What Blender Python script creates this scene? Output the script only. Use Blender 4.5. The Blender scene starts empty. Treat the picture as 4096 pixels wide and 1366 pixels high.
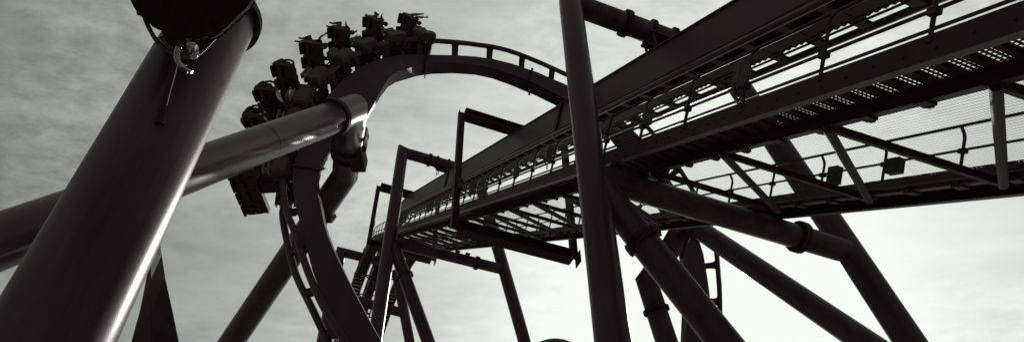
import bpy, bmesh, math, random
from mathutils import Vector as V, Matrix
random.seed(7)
C = bpy.context.scene.collection
PI = math.pi
# ------------------------------------------------------------------ camera model (photo 4096 x 1366)
F_PX, CX, CY = 2848., 2048., 880.
CAM = V((0, 0, 1.6))
zen = V((2015-CX, -2121-CY, F_PX)).normalized()
fw = (V((0, 0, 1)) - zen*zen.z).normalized()
xx = fw.cross(zen)
if xx.x < 0: xx = -xx
def w_of(v): return V((xx.dot(v), fw.dot(v), zen.dot(v)))
def ray(px, py): return w_of(V(((px-CX)/F_PX, (py-CY)/F_PX, 1)))
def at(px, py, z): return CAM + ray(px, py)*z
K = 4096/2576.
def a2(px, py, z): return at(px*K, py*K, z)
def on_plane(px, py, P0, N):
    r = ray(px, py); return CAM + r*((P0-CAM).dot(N)/r.dot(N))
def on_line(px, py, P0, D):
    r = ray(px, py); w = P0-CAM
    a, b, c, d, e = D.dot(D), D.dot(r), r.dot(r), D.dot(w), r.dot(w)
    return P0 + D*((b*e-c*d)/(a*c-b*b))
def depth(P):
    return (P-CAM).dot(w_of(V((0, 0, 1))))
# ------------------------------------------------------------------ lift-hill frame
d = ray(1157, 1064).normalized()
hx = d.cross(V((0, 0, 1))).normalized()
u = hx.cross(d)
h0 = V((d.x, d.y, 0)).normalized()
EL = math.asin(d.z)
O = V((2.4, 14.5, 17.174))
SC, RC = 64., 18.
def frame(s):
    if s <= SC: return O + d*s, u
    a = EL-(s-SC)/RC
    uu = h0*(-math.sin(a)) + V((0, 0, 1))*math.cos(a)
    return O + d*SC - u*RC + uu*RC, uu
def LP(s, w, n):
    p, uu = frame(s); return p + hx*w + uu*n
S_LO, S_END = -20., SC + RC*math.radians(112)
def srange(a, b, step=2.5):
    out = [a]
    if a < SC:
        out.append(min(b, SC))
    s = max(a, SC)
    while s < b-1e-6:
        s = min(b, s+step); out.append(s)
    return out
# ------------------------------------------------------------------ mesh builder
class MB:
    def __init__(s): s.v = []; s.f = []; s.sm = []
    def add(s, vs, fs, smooth=False):
        o = len(s.v); s.v += [V(q) for q in vs]
        s.f += [tuple(i+o for i in f) for f in fs]; s.sm += [smooth]*len(fs)
    def loft(s, rings, smooth=False, cap=True, closed=False):
        n = len(rings[0]); vs = [p for r in rings for p in r]; fs = []
        m = len(rings)
        for i in range(m if closed else m-1):
            j = (i+1) % m
            for k in range(n):
                fs.append((i*n+k, i*n+(k+1) % n, j*n+(k+1) % n, j*n+k))
        s.add(vs, fs, smooth)
        if cap and not closed:
            s.add(rings[0], [tuple(range(n))[::-1]]); s.add(rings[-1], [tuple(range(n))])
        return s
    def tube(s, pts, r, n=16, cap=True, closed=False, smooth=True):
        pts = [V(p) for p in pts]; m = len(pts)
        rr = r if isinstance(r, (list, tuple)) else [r]*m
        rings = []; ref = None
        for i, p in enumerate(pts):
            if closed: t = pts[(i+1) % m]-pts[i-1]
            elif i == 0: t = pts[1]-p
            elif i == m-1: t = p-pts[-2]
            else:
                a = (p-pts[i-1]).normalized(); b = (pts[i+1]-p).normalized(); t = a+b
            t = t.normalized() if t.length > 1e-9 else V((0, 0, 1))
            if ref is None:
                ref = t.orthogonal().normalized()
            x = ref - t*ref.dot(t)
            x = x.normalized() if x.length > 1e-6 else t.orthogonal().normalized()
            ref = x; y = t.cross(x)
            sc = 1.
            if not closed and 0 < i < m-1:
                sc = 1/max(.5, math.cos(a.angle(b)/2)) if a.angle(b) > .02 else 1
                md = (b-a)
                md = md.normalized() if md.length > 1e-6 else None
            else: md = None
            ring = []
            for k in range(n):
                q = x*math.cos(2*PI*k/n)+y*math.sin(2*PI*k/n)
                if md is not None: q = q + md*(q.dot(md)*(sc-1))
                ring.append(p+q*rr[i])
            rings.append(ring)
        return s.loft(rings, smooth, cap, closed)
    def box(s, c, ax, ay, az):     # centre, three half-vectors
        c, ax, ay, az = V(c), V(ax), V(ay), V(az)
        vs = [c+ax*i+ay*j+az*k for i in (-1, 1) for j in (-1, 1) for k in (-1, 1)]
        s.add(vs, [(0, 1, 3, 2), (4, 6, 7, 5), (0, 4, 5, 1), (2, 3, 7, 6), (0, 2, 6, 4), (1, 5, 7, 3)]); return s
    def bar(s, a, b, wd, ht, up):
        a, b = V(a), V(b); t = (b-a).normalized(); up = V(up)
        up = (up-t*up.dot(t)).normalized(); sd = t.cross(up)
        return s.box((a+b)/2, (b-a)/2, sd*wd/2, up*ht/2)
    def ibeam(s, a, b, wd, ht, up, th=.025):
        a, b = V(a), V(b); t = (b-a).normalized(); up = V(up); up = (up-t*up.dot(t)).normalized(); sd = t.cross(up)
        s.box((a+b)/2, (b-a)/2, sd*th/2, up*(ht/2-th))
        for k in (-1, 1): s.box((a+b)/2+up*k*(ht/2-th/2), (b-a)/2, sd*wd/2, up*th/2)
        return s
    def disc(s, c, ax, r, th, n=28, r2=None):
        c, ax = V(c), V(ax).normalized()
        return s.tube([c-ax*th/2, c+ax*th/2], [r, r2 or r], n)
    def ring(s, c, ax, r0, r1, th, n=28):
        c, ax = V(c), V(ax).normalized(); x = ax.orthogonal().normalized(); y = ax.cross(x)
        rings = []
        for k in range(n):
            q = x*math.cos(2*PI*k/n)+y*math.sin(2*PI*k/n)
            rings.append([c+q*r0-ax*th/2, c+q*r1-ax*th/2, c+q*r1+ax*th/2, c+q*r0+ax*th/2])
        return s.loft(rings, False, closed=True)
    def sweep(s, prof, s0, s1, step=2.5):   # profile of (w,n) along the lift
        return s.loft([[LP(q, w, n) for w, n in prof] for q in srange(s0, s1, step)])
    def rect(s, w0, w1, n0, n1, s0, s1, step=2.5):
        return s.sweep([(w0, n0), (w1, n0), (w1, n1), (w0, n1)], s0, s1, step)
    def build(s, name, mat, parent=None, origin=None):
        o0 = V(origin) if origin is not None else V((0, 0, 0))
        me = bpy.data.meshes.new(name)
        me.from_pydata([tuple(p-o0) for p in s.v], [], s.f)
        me.polygons.foreach_set('use_smooth', s.sm)
        bm = bmesh.new(); bm.from_mesh(me)
        bmesh.ops.recalc_face_normals(bm, faces=bm.faces); bm.to_mesh(me); bm.free()
        me.materials.append(mat); me.update()
        o = bpy.data.objects.new(name, me); C.objects.link(o)
        if parent is not None: o.parent = parent
        elif origin is not None: o.location = o0
        return o
class Thing:
    def __init__(s, name, label, cat, loc, group=None, rot=None):
        e = bpy.data.objects.new(name, None); C.objects.link(e); e.empty_display_size = .3
        s.o0 = V(loc); e.location = s.o0; s.e = e
        tag(e, label, cat, group)
    def part(s, name, mb, mat, label=None, parent=None):
        o = mb.build(name, mat, parent or s.e, s.o0)
        if label: o['label'] = label
        return o
def tag(o, label, cat, group=None):
    o['label'] = label; o['category'] = cat; o['kind'] = 'thing'
    if group: o['group'] = group
    return o
# ------------------------------------------------------------------ materials
def mat(name, col, rough=.45, metal=0., var=.25, scale=3., bump=.0, spec=.5, streak=False, coat=0.):
    m = bpy.data.materials.new(name); m.use_nodes = True; nt = m.node_tree
    b = nt.nodes['Principled BSDF']
    tc = nt.nodes.new('ShaderNodeTexCoord'); mp = nt.nodes.new('ShaderNodeMapping')
    if streak: mp.inputs['Scale'].default_value = (1, 1, .12)
    nt.links.new(tc.outputs['Object'], mp.inputs[0])
    n1 = nt.nodes.new('ShaderNodeTexNoise'); n1.inputs['Scale'].default_value = scale
    n1.inputs['Detail'].default_value = 8; n1.inputs['Roughness'].default_value = .62
    nt.links.new(mp.outputs[0], n1.inputs[0])
    cr = nt.nodes.new('ShaderNodeValToRGB')
    lo = tuple(c*(1-var) for c in col); hi = tuple(min(1, c*(1+var)) for c in col)
    cr.color_ramp.elements[0].position = .32; cr.color_ramp.elements[0].color = lo+(1,)
    cr.color_ramp.elements[1].position = .7; cr.color_ramp.elements[1].color = hi+(1,)
    nt.links.new(n1.outputs['Fac'], cr.inputs[0]); nt.links.new(cr.outputs[0], b.inputs['Base Color'])
    mr = nt.nodes.new('ShaderNodeMapRange'); mr.inputs['To Min'].default_value = max(.05, rough-.1)
    mr.inputs['To Max'].default_value = min(1, rough+.12)
    nt.links.new(n1.outputs['Fac'], mr.inputs[0]); nt.links.new(mr.outputs[0], b.inputs['Roughness'])
    b.inputs['Metallic'].default_value = metal; b.inputs['Specular IOR Level'].default_value = spec
    b.inputs['Coat Weight'].default_value = coat; b.inputs['Coat Roughness'].default_value = .2
    if bump:
        n2 = nt.nodes.new('ShaderNodeTexNoise'); n2.inputs['Scale'].default_value = scale*22; n2.inputs['Detail'].default_value = 4
        nt.links.new(tc.outputs['Object'], n2.inputs[0])
        bp = nt.nodes.new('ShaderNodeBump'); bp.inputs['Strength'].default_value = bump; bp.inputs['Distance'].default_value = .01
        nt.links.new(n2.outputs['Fac'], bp.inputs['Height']); nt.links.new(bp.outputs[0], b.inputs['Normal'])
    return m
M = {}
M['paint'] = mat('purple_black_gloss_paint', (0.0810, 0.0412, 0.0575), .4, 0, .3, 1.2, .06, .3, True)
M['pipe'] = mat('weathered_pipe_paint', (0.0877, 0.0466, 0.0644), .3, 0, .45, 1.5, .06, .24, True)
M['rough'] = mat('chalky_old_pipe_paint', (0.0843, 0.0525, 0.0693), .31, 0, .5, 2.5, .1, .2, True)
M['spine'] = mat('satin_box_girder_paint', (0.0746, 0.0391, 0.0549), .5, 0, .25, .9, .06, .3, True)
M['dark'] = mat('black_steel', (0.0626, 0.0280, 0.0405), .6, 0, .3, 4, .1, .22)
M['matt'] = mat('matt_tube_paint', (0.0872, 0.0569, 0.0721), .62, 0, .3, 3, .05, .2)
M['galv'] = mat('galvanised_channel', (.13, .108, .112), .6, .0, .35, 4, .15, .4)
M['grate'] = mat('dark_grating', (0.0767, 0.0368, 0.0512), .65, 0, .3, 6, 0, .2)
M['wire'] = mat('net_wire', (.05, .047, .046), .5, 0, .2, 8, 0, .4)
M['cover'] = mat('grey_plastic_cover', (.082, .058, .066), .6, 0, .25, 5, .05, .4)
M['seat'] = mat('black_moulded_seat', (0.0696, 0.0311, 0.0450), .5, 0, .3, 5, .05, .22)
M['plate'] = mat('worn_step_plate', (.2, .19, .185), .55, 0, .4, 9, .1, .4)
M['box'] = mat('grey_enclosure', (.15, .14, .14), .45, 0, .3, 5, .05, .5)
M['cable'] = mat('black_cable', (0.0696, 0.0340, 0.0465), .5, 0, .2, 6, 0, .3)
M['chrome'] = mat('bright_steel', (.5, .49, .47), .22, 1, .15, 8, .1)
M['rope'] = mat('oiled_wire_rope', (.09, .08, .08), .38, .6, .3, 12, .1)
M['fur'] = mat('weathered_black_wrap', (0.0420, 0.0188, 0.0266), .9, 0, .3, 9, .6, .1)
M['skin'] = mat('skin', (.16, .11, .1), .55, 0, .15, 9)
M['shirt'] = mat('shirt', (0.0907, 0.0543, 0.0630), .85, 0, .25, 9)
M['shirt2'] = mat('pale_shirt', (.16, .15, .145), .85, 0, .25, 9)
M['trouser'] = mat('trousers', (0.0756, 0.0353, 0.0448), .85, 0, .25, 9)
M['shoe'] = mat('shoe', (0.0756, 0.0407, 0.0490), .6, 0, .3, 9)
M['hair'] = mat('hair', (0.0680, 0.0326, 0.0420), .6, 0, .3, 20)
M['concrete'] = mat('footing_concrete', (.3, .29, .28), .85, 0, .25, 3, .2, .3)
M['white'] = mat('white_painted_rung', (.75, .76, .73), .5, 0, .1, 5)
M['ground'] = mat('asphalt_and_gravel', (.16, .155, .145), .9, 0, .45, .25, .3, .3)
# ------------------------------------------------------------------ ground
g = MB(); g.add([(-900, -900, 0), (900, -900, 0), (900, 900, 0), (-900, 900, 0)], [(0, 1, 2, 3)])
go = g.build('ground', M['ground']); go['kind'] = 'structure'

def collar(mb, c, ax, r, th=.2, out=.125, bolts=True):
    """bolted flange pair round a pipe with bolt heads"""
    ax = V(ax).normalized()
    for k in (-1, 1): mb.ring(V(c)+ax*k*th*.27, ax, r*.97, r+out, th*.44)
    if bolts:
        x = ax.orthogonal().normalized(); y = ax.cross(x); nb = 14
        for k in range(nb):
            q = x*math.cos(2*PI*k/nb)+y*math.sin(2*PI*k/nb)
            mb.tube([V(c)+q*(r+out*.6)-ax*th*.75, V(c)+q*(r+out*.6)+ax*th*.75], .032, 6)
def footing(t, P, r):
    m = MB(); m.tube([V((P.x, P.y, 0.0)), V((P.x, P.y, .35))], [r*2, r*1.8], 24); t.part('footing', m, M['concrete'])
def to_ground(a, b):
    a, b = V(a), V(b); dd = b-a; return a+dd*((.2-a.z)/dd.z)
# ------------------------------------------------------------------ lift track (box spine, rails, chain trough)
WC = 3.85
t = Thing('lift_track', 'dark straight lift hill track on box girder, climbing to the crest with toothed trough', 'coaster track', LP(S_LO, WC, 5))
ws, we = 3.3, 4.4
nb, ntp = 5.12, 6.6
m = MB(); m.rect(ws, we, nb, ntp-.03, S_LO, S_END); m.rect(ws-.07, we+.07, ntp-.03, ntp+.03, S_LO, S_END)
t.part('spine', m, M['spine'])
for wr in (2.98, 4.72):
    m = MB(); rings = []
    for q in srange(S_LO, S_END): rings.append([LP(q, wr+.11*math.cos(k*PI/6), 4.68+.11*math.sin(k*PI/6)) for k in range(12)])
    m.loft(rings, True); t.part('rail', m, M['paint'])
m = MB(); m.rect(3.62, 4.08, 4.62, 4.66, S_LO, S_END); m.rect(3.62, 3.65, 4.66, 5.0, S_LO, S_END); m.rect(4.05, 4.08, 4.66, 5.0, S_LO, S_END)
m.rect(3.42, 3.56, 4.86, 4.93, S_LO, S_END)
tr = t.part('chain_trough', m, M['dark'])
m = MB(); q = S_LO
while q < SC:
    a = [LP(q, 4.07, 4.60), LP(q+.27, 4.07, 4.60), LP(q+.27, 4.1, 4.60), LP(q+.21, 4.175, 4.60), LP(q, 4.1, 4.60)]
    b = [p+u*.03 for p in a]
    m.loft([a, b]); q += .27
t.part('ratchet_teeth', m, M['dark'], parent=tr)
m = MB(); m.rect(4.235, 4.275, 4.58, 4.64, S_LO, S_END); t.part('guide_bar', m, M['dark'], parent=tr)
q = -19.4; k = 0
while q < S_END-.5:
    m = MB(); p, uu = frame(q); tt = uu.cross(hx)
    m.box(LP(q, WC, 4.66), hx*.85, tt*.17, uu*.05)
    for sg in (-1, 1): m.bar(LP(q, WC+sg*.5, 4.7), LP(q, WC+sg*.46, nb), .3, .08, hx)
    t.part('cross_tie', m, M['dark']); q += 1.6; k += 1
for q in (on_line(2236, 470, LP(0, ws, 5.9), d), on_line(1790, 720, LP(0, ws, 5.9), d), LP(-9, ws, 5.9)):
    s0 = (q-O).dot(d)
    for sg in (-1, 1):
        m = MB(); a = s0+sg*.1
        prof0 = [(ws-.1, nb-.1), (we+.1, nb-.1), (we+.1, ntp+.1), (ws-.1, ntp+.1)]
        m.loft([[LP(a-.09, w, n) for w, n in prof0], [LP(a+.09, w, n) for w, n in prof0]]); t.part('splice_flange', m, M['dark'])
m = MB(); m.tube([LP(q, ws-.05, nb+.02+.02*math.sin(q)) for q in [S_LO+i*1.3 for i in range(60)]], .025, 6)
for i in range(26):
    q = -18+i*3.1
    m.tube([LP(q, ws-.06, nb), LP(q+.4, ws-.1, nb-.14), LP(q+1.0, ws-.1, nb-.16), LP(q+1.5, ws-.06, nb)], .018, 5)
t.part('cable_run', m, M['cable'])

# ------------------------------------------------------------------ walkways
def channel(m, w_out, w_in, n0, n1, s0, s1):
    """C-section: web on w_out, flanges turned to w_in"""
    sg = 1 if w_in > w_out else -1
    a, b = sorted((w_out, w_out+sg*.025)); m.rect(a, b, n0+.02, n1-.02, s0, s1)
    a, b = sorted((w_out-sg*.0, w_out+sg*.16))
    m.rect(a, b, n0, n0+.02, s0, s1); m.rect(a, b, n1-.02, n1, s0, s1)
def walkway(label, wo, wi, nb_, sg, rail_pts, top):
    t = Thing('walkway', label, 'walkway', LP(S_LO, (wo+wi)/2, nb_), 'maintenance walkways under the lift track')
    m = MB(); channel(m, wo, wi, nb_, nb_+.45, S_LO, S_END)
    q = -18.
    while q < 45:
        p = LP(q, wo+sg*.012, nb_+.2+.02*math.sin(q*3)); m.tube([p, p-hx*sg*.03], .026, 6)
        q += .62
    og = t.part('outer_girder', m, M['dark'])
    m = MB(); a_, b_ = sorted((wo-sg*.004, wo+sg*.165)); m.rect(a_, b_, nb_-.014, nb_-.003, S_LO, S_END); t.part('bottom_flange', m, M['galv'], parent=og)
    m = MB(); channel(m, wi, wo, nb_, nb_+.32, S_LO, S_END); ig = t.part('inner_girder', m, M['spine'])
    m = MB(); a_, b_ = sorted((wi+sg*.004, wi-sg*.165)); m.rect(a_, b_, nb_-.014, nb_-.003, S_LO, S_END); t.part('bottom_flange', m, M['galv'], parent=ig)
    # grating planks: rungs across, rods along
    m = MB(); lo, hi = sorted((wo+sg*.03, wi-sg*.03)); nf = nb_+.36
    q = S_LO
    i = 0
    while q < S_END:
        p, uu = frame(q); tt = uu.cross(hx)
        far = q > 22
        if far: m.box(LP(q, (lo+hi)/2, nf-.03), hx*(hi-lo)/2, tt*.27, uu*.04); q += .6; continue
        if i % 5 == 0: m.box(LP(q, (lo+hi)/2, nf-.025), hx*(hi-lo)/2, tt*.07, uu*.04)
        else: m.box(LP(q, (lo+hi)/2, nf), hx*(hi-lo)/2, tt*.012, uu*.016)
        i += 1; q += .105
    k = lo
    while k < hi:
        m.rect(k, k+.014, nf-.006, nf+.012, S_LO, S_END); k += .1
    t.part('grating', m, M['grate'])
    q = -12.5
    while q < 40:
        p, uu = frame(q); tt = uu.cross(hx); m = MB()
        m.box(LP(q, wi-sg*.1, nb_-.035), hx*.13, tt*.13, uu*.03); m.box(LP(q, wi+sg*.02, nb_+.02), hx*.03, tt*.06, uu*.1)
        t.part('clamp', m, M['dark']); q += 1.3
    # railing
    (w1, n1), (w2, n2), (w3, n3) = rail_pts
    posts = [0.95+2.4*i for i in range(-8, 60)]
    np_ = 0
    for q in posts:
        if q < S_LO or q > S_END: continue
        m = MB(); m.tube([LP(q, w1, n1-.2), LP(q, w1, n3-.27), LP(q, w1+(w3-w1)*.2, n3-.17), LP(q, w3, n3)], .042, 8)
        m.box(LP(q, w1, n2-.03), hx*.07, frame(q)[1].cross(hx)*.09, frame(q)[1]*.06)
        t.part('rail_post', m, M['dark']); np_ += 1
    m = MB()
    def run(w, n, r):
        m.loft([[LP(q, w+r*math.cos(k*PI/4), n+r*math.sin(k*PI/4)) for k in range(8)] for q in srange(S_LO, S_END)], True)
    run(w3, n3, .042); t.part('handrail', m, M['dark'])
    m = MB(); run(w1, n2, .035); t.part('midrail', m, M['dark'])
    m = MB(); run(w1, n1+.02, .033); t.part('conduit', m, M['cable'])
    return t
walkway('near side grating walkway with deep bolted girder and tube handrail facing the camera', .62, 1.97, .6, 1, ((.62, 1.1), (.62, 1.45), (.76, 2.36)), 1)
walkway('far side grating walkway beyond the wire net, its lower edge against bright sky', 6.88, 5.69, .45, -1, ((6.88, .95), (6.86, 1.77), (6.72, 2.34)), 1)
# bracing between walkways
t = Thing('walkway_bracing', 'row of crossbars and slanting tubes bridging the open bay between the two lift walkways', 'bracing', LP(0, 3.8, .4))
for i in range(-5, 27):
    L0 = -.34-3.64*(-i) if False else -.34+3.64*i
    if L0 < S_LO+4 or L0 > S_END-2: continue
    if abs(L0) > .5 or True:
        m = MB(); m.ibeam(LP(L0, 1.8, .56), LP(L0-.65, 5.85, .40), .13, .16, u); t.part('crossbar', m, M['dark'])
    m = MB(); m.tube([LP(L0-3.64, 1.8, .52), LP(L0-.65, 5.85, .36)], .1, 12); t.part('brace_tube', m, M['matt'])
# net
t = Thing('safety_net', 'fine wire mesh net stretched flat between the two lift walkways', 'safety net', LP(0, 3.8, .62))
m = MB(); w0, w1 = 2.06, 5.6
def nn(w): return .70-.14*(w-w0)/(w1-w0)
k = w0; j = 0
while k <= w1:
    m.rect(k-.0017, k+.0017, nn(k)-.0017, nn(k)+.0017, S_LO, 64); k += .105; j += 1
q = S_LO
while q < 64:
    r = .0019 if q < 6 else .003
    m.bar(LP(q, w0, nn(w0)+.004), LP(q, w1, nn(w1)+.004), r*2, r*1.6, u); q += .065 if q < 6 else .12
t.part('mesh', m, M['wire'])
m = MB()
for w in (w0-.03, w1+.03):
    m.tube([LP(S_LO+i*.8, w+.012*math.sin(i*1.7), nn(w)-.02+.012*math.cos(i*2.3)) for i in range(105)], .028, 6)
for i in range(150):
    q = -16+i*.32
    m.tube([LP(q, w0-.06, nn(w0)+.01), LP(q+.03, w0+.0, nn(w0)-.07), LP(q+.08, w0+.05, nn(w0)+.0)], .007, 4)
t.part('edge_rope', m, M['rope'])

# ------------------------------------------------------------------ portals
Zax = V((0, 0, 1))
def pplane(S0): return LP(S0, 0, 0), h0
def make_portal(label, S0, Pcol, dia, ztop, ztie, leg_pix, brace_pix, tie_r, clamp_w, brace_c, saddle_w, brace_start=None):
    P0 = V((Pcol.x, Pcol.y, 0)); N = h0; r = dia/2
    t = Thing('support_portal', label, 'support frame', P0, 'tube portals carrying the lift track')
    TOP = V((Pcol.x, Pcol.y, ztop)); TIE = V((Pcol.x, Pcol.y, ztie))
    la = on_plane(*leg_pix[0], P0, N); lb = on_plane(*leg_pix[1], P0, N)
    ld = (lb-la)
    def leg_at(z): return la+ld*((z-la.z)/ld.z)
    LT, LJ, LG = leg_at(ztop), leg_at(ztie), leg_at(.2)
    m = MB(); m.tube([P0+Zax*.1, TOP+hx*0.0+Zax*r*.1], r, 96)
    col = t.part('column', m, M['pipe'])
    m = MB(); collar(m, P0+Zax*(ztie*.45), Zax, r); t.part('flange', m, M['dark'], parent=col)
    m = MB(); m.tube([TOP-hx*0.0, LT+hx*.1], r*.98, 96); m.tube([TOP-hx*r*.0+Zax*r*.0, TOP+hx*.01], r*.9, 16); m.v and None
    # rounded knee
    m.tube([TOP-Zax*r*.6, TOP-hx*.0+Zax*r*.15, TOP+hx*r*.6+Zax*0], r*.985, 32)
    tp = t.part('top_pipe', m, M['pipe'])
    m = MB()
    collar(m, TOP+hx*saddle_w[0][0], hx, r*.98, .2, .12); t.part('flange', m, M['dark'], parent=tp)
    for w in saddle_w[1]:
        m = MB(); m.ring(TOP+hx*w, hx, r*.97, r+.1, .14); t.part('clamp_ring', m, M['dark'], parent=tp)
    m = MB(); m.tube([LT+ld.normalized()*-.2, LG], r, 96); lg = t.part('inclined_leg', m, M['pipe'])
    m = MB(); m.tube([TIE, LJ], tie_r, 96); tie = t.part('tie_pipe', m, M['pipe'])
    m = MB(); collar(m, TIE+hx*clamp_w, hx, tie_r, .24, .13)
    t.part('flange', m, M['dark'], parent=tie)
    # stubs that seat the walkways on the tie
    for w in (.85, 1.75, 5.85, 6.75):
        m = MB(); p = TIE+hx*w; m.box(p+Zax*(tie_r+.08), hx*.13, h0*.16, Zax*.14); m.box(p+Zax*(tie_r+.22), hx*.2, h0*.22, Zax*.025); t.part('walkway_seat', m, M['dark'])
    if brace_pix:
        ba = on_plane(*brace_pix[0], P0, N); bb = on_plane(*brace_pix[1], P0, N)
        if brace_start is not None: ba = brace_start
        bg = to_ground(ba, bb); m = MB(); m.tube([ba, bg], r*.97, 96); br = t.part('brace_pipe', m, M['pipe'])
        m = MB(); collar(m, on_plane(*brace_c, P0, N), bb-ba, r*.97, .22, .12); t.part('flange', m, M['dark'], parent=br)
        footing(t, bg, r)
    footing(t, P0, r); footing(t, LG, r)
    # saddle under the top pipe
    m = MB(); c = TOP+hx*saddle_w[2]
    sp = LP((c-O).dot(d)-0.0, saddle_w[2], ntp)
    m.box(c-Zax*(r+.12), hx*.55, h0*.42, Zax*.05)
    sn = (c-O).dot(d); q0 = c - Zax*(r+.17)
    # posts going down to the spine top
    for sx in (-.42, .42):
        for sy in (-.3, .3):
            p = q0+hx*sx+h0*sy; dn = (p-O).dot(u)-ntp; m.bar(p, p-Zax*(dn/u.z+.02), .12, .05, hx)
    m.box(q0-Zax*.12, hx*.5, h0*.03, Zax*.3)
    t.part('saddle', m, M['dark'])
    return t, TOP, TIE, LT
P1 = V((2.4, 14.5, 0))
make_portal('tall tube portal whose thick vertical column crosses the middle of the photo', 0, P1, .9, 27.1, 17.17,
            ((2969, 365), (3640, 1366)), ((2393, 740), (2897, 1366)), .40, 7.55, (2573, 961), ((2.45,), (3.6, 4.6), 3.85))
P2 = on_plane(1560, 950, LP(40, 0, 0), h0)
z2t = on_line(1600, 607, V((P2.x, P2.y, 0)), Zax).z; z2 = on_line(1590, 968, V((P2.x, P2.y, 0)), Zax).z
make_portal('smaller looking tube portal further up the lift hill, with one slanting brace', 40, P2, 1.05, z2t, z2,
            ((1928, 770), (2099, 1366)), ((1575, 985), (1714, 1366)), .46, 7.6, (1622, 1102), ((2.6,), (3.3, 4.4), 3.9))
# third portal below the crest
P3 = at(1363, 1006, 94); P3b = V((P3.x, P3.y, 0))
t = Thing('support_portal', 'farthest tube portal with a square knee, beside the curved crest', 'support frame', P3b, 'tube portals carrying the lift track')
m = MB(); m.tube([P3b, P3], .66, 64); t.part('column', m, M['pipe'])
e1 = P3+hx*6.5; m = MB(); m.tube([P3-hx*.6, e1], .62, 32); t.part('top_pipe', m, M['pipe'])
la = on_plane(1585, 1085, P3, h0); lb = on_plane(1640, 1366, P3, h0)
m = MB(); m.tube([la, to_ground(la, lb)], .66, 64); t.part('inclined_leg', m, M['pipe'])
ta = on_plane(1390, 1192, P3, h0); tb = on_plane(1603, 1247, P3, h0)
m = MB(); m.tube([ta, tb], .62, 28); tie = t.part('tie_pipe', m, M['pipe'])
m = MB(); collar(m, on_plane(1557, 1235, P3, h0), hx, .62, .3, .2); t.part('flange', m, M['dark'], parent=tie)
footing(t, P3b, .66); footing(t, to_ground(la, lb), .66)

# ------------------------------------------------------------------ maintenance gantries
def gantry(label, s0, w0, ytop, ybot, xr, sz):
    B = LP(s0, w0, 0); B0 = V((B.x, B.y, 0))
    zt = on_line(0, 0, B0, Zax)
    # heights where the vertical through B meets the given image rows
    def zrow(y):
        lo, hi = 0., 120.
        for _ in range(50):
            mm = (lo+hi)/2; P = V((B.x, B.y, mm))-CAM
            c = V((xx.dot(P), fw.dot(P), zen.dot(P)))
            cz = w_of(V((0, 0, 1))).dot(P); cy = (V((w_of(V((0, 1, 0))))).dot(P))/cz*F_PX+CY
            if cy < y: hi = mm
            else: lo = mm
        return lo
    z1, z0 = zrow(ytop), zrow(ybot)
    A1, A0 = V((B.x, B.y, z1)), V((B.x, B.y, z0))
    R0 = on_line(xr, 0, A0, hx) if False else A0+hx*xr
    R1 = A1+hx*xr
    t = Thing('gantry_frame', label, 'steel frame', A0, 'rectangular steel gantries round the lift track')
    for a, b in ((A0, A1), (R0, R1)):
        m = MB(); m.ibeam(a-Zax*.12, b+Zax*.12, sz*.55, sz*.62, hx, .03); t.part('post', m, M['dark'])
    m = MB(); m.ibeam(A1+hx*sz*.32, R1-hx*sz*.32, sz, sz*1.1, Zax, .035)
    m.box(A1+hx*(xr*.42), hx*.03, h0*sz*.48, Zax*sz*.52); t.part('top_beam', m, M['dark'])
    m = MB(); m.ibeam(A0+hx*sz*.32, R0-hx*sz*.32, sz, sz*1.2, Zax, .035); m.box(R0+hx*sz*.4, hx*.02, h0*sz*.55, Zax*sz*.7)
    t.part('bottom_beam', m, M['dark'])
    m = MB(); pm = A0+Zax*(z1-z0)*.34
    m.tube([pm-h0*.3-hx*.05, pm-h0*.3+hx*.25], .16, 10); m.box(pm-h0*.34+hx*.12-Zax*.45, hx*.14, h0*.1, Zax*.2)
    t.part('floodlight', m, M['cover'])
    return t
gantry('larger rectangular steel gantry of flanged beams framing sky halfway up the lift', 19.0, .12, 453, 905, 7.25, .62)
gantry('rectangular steel gantry at the crest, thin post rising above the curved handrail', 60.5, -.2, 745, 975, 7.4, .72)

# ------------------------------------------------------------------ junction boxes on the handrail
def jbox(label, px, py, hw, hh, side=-1, tail=True, wb=.5, grp='boxes on the near handrail', mt='box'):
    P = on_plane(px, py, LP(0, wb, 1.8), (hx).normalized())
    s0 = (P-O).dot(d); n0 = (P-O).dot(u)
    t = Thing('junction_box', label, 'junction box', P, grp)
    m = MB(); c = LP(s0, wb, n0)
    bm_ = bmesh.new(); bmesh.ops.create_cube(bm_, size=1)
    for v_ in bm_.verts: v_.co = c+d*(v_.co.x*hw*2)+hx*(v_.co.y*.2)+u*(v_.co.z*hh*2)
    bmesh.ops.bevel(bm_, geom=bm_.edges[:], offset=.015, segments=2, affect='EDGES')
    bm_.verts.index_update()
    m.add([v_.co.copy() for v_ in bm_.verts], [tuple(v_.index for v_ in f.verts) for f in bm_.faces]); bm_.free()
    t.part('enclosure', m, M[mt])
    m = MB(); m.box(LP(s0, wb-.11, n0), d*hw*.9, hx*.008, u*hh*.92); m.box(LP(s0+hw*.5, wb-.125, n0+hh*.2), d*.03, hx*.012, u*.02)
    t.part('lid', m, M['cover' if mt == 'box' else 'dark'])
    if tail:
        m = MB(); m.tube([LP(s0, .42, n0-hh*.6), LP(s0-.02, .36, n0-hh*.9), LP(s0-.05, .45, n0-hh-.15), LP(s0-.0, .52, 1.35), LP(s0+.02, .56, 1.16)], .028, 8)
        t.part('cable', m, M['cable'])
    return t
jbox('pale upright junction box on the near handrail, large, right of the central column', 2962, 303, .13, .27)
jbox('grey junction box on the near handrail just left of the central column', 2196, 615, .15, .3)
jbox('small dark box clipped to a handrail post just right of the central column', 2590, 472, .11, .16, tail=False)
jbox('grey junction box on the near handrail between the thin gantry post and the far column', 1888, 752, .18, .34)
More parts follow.
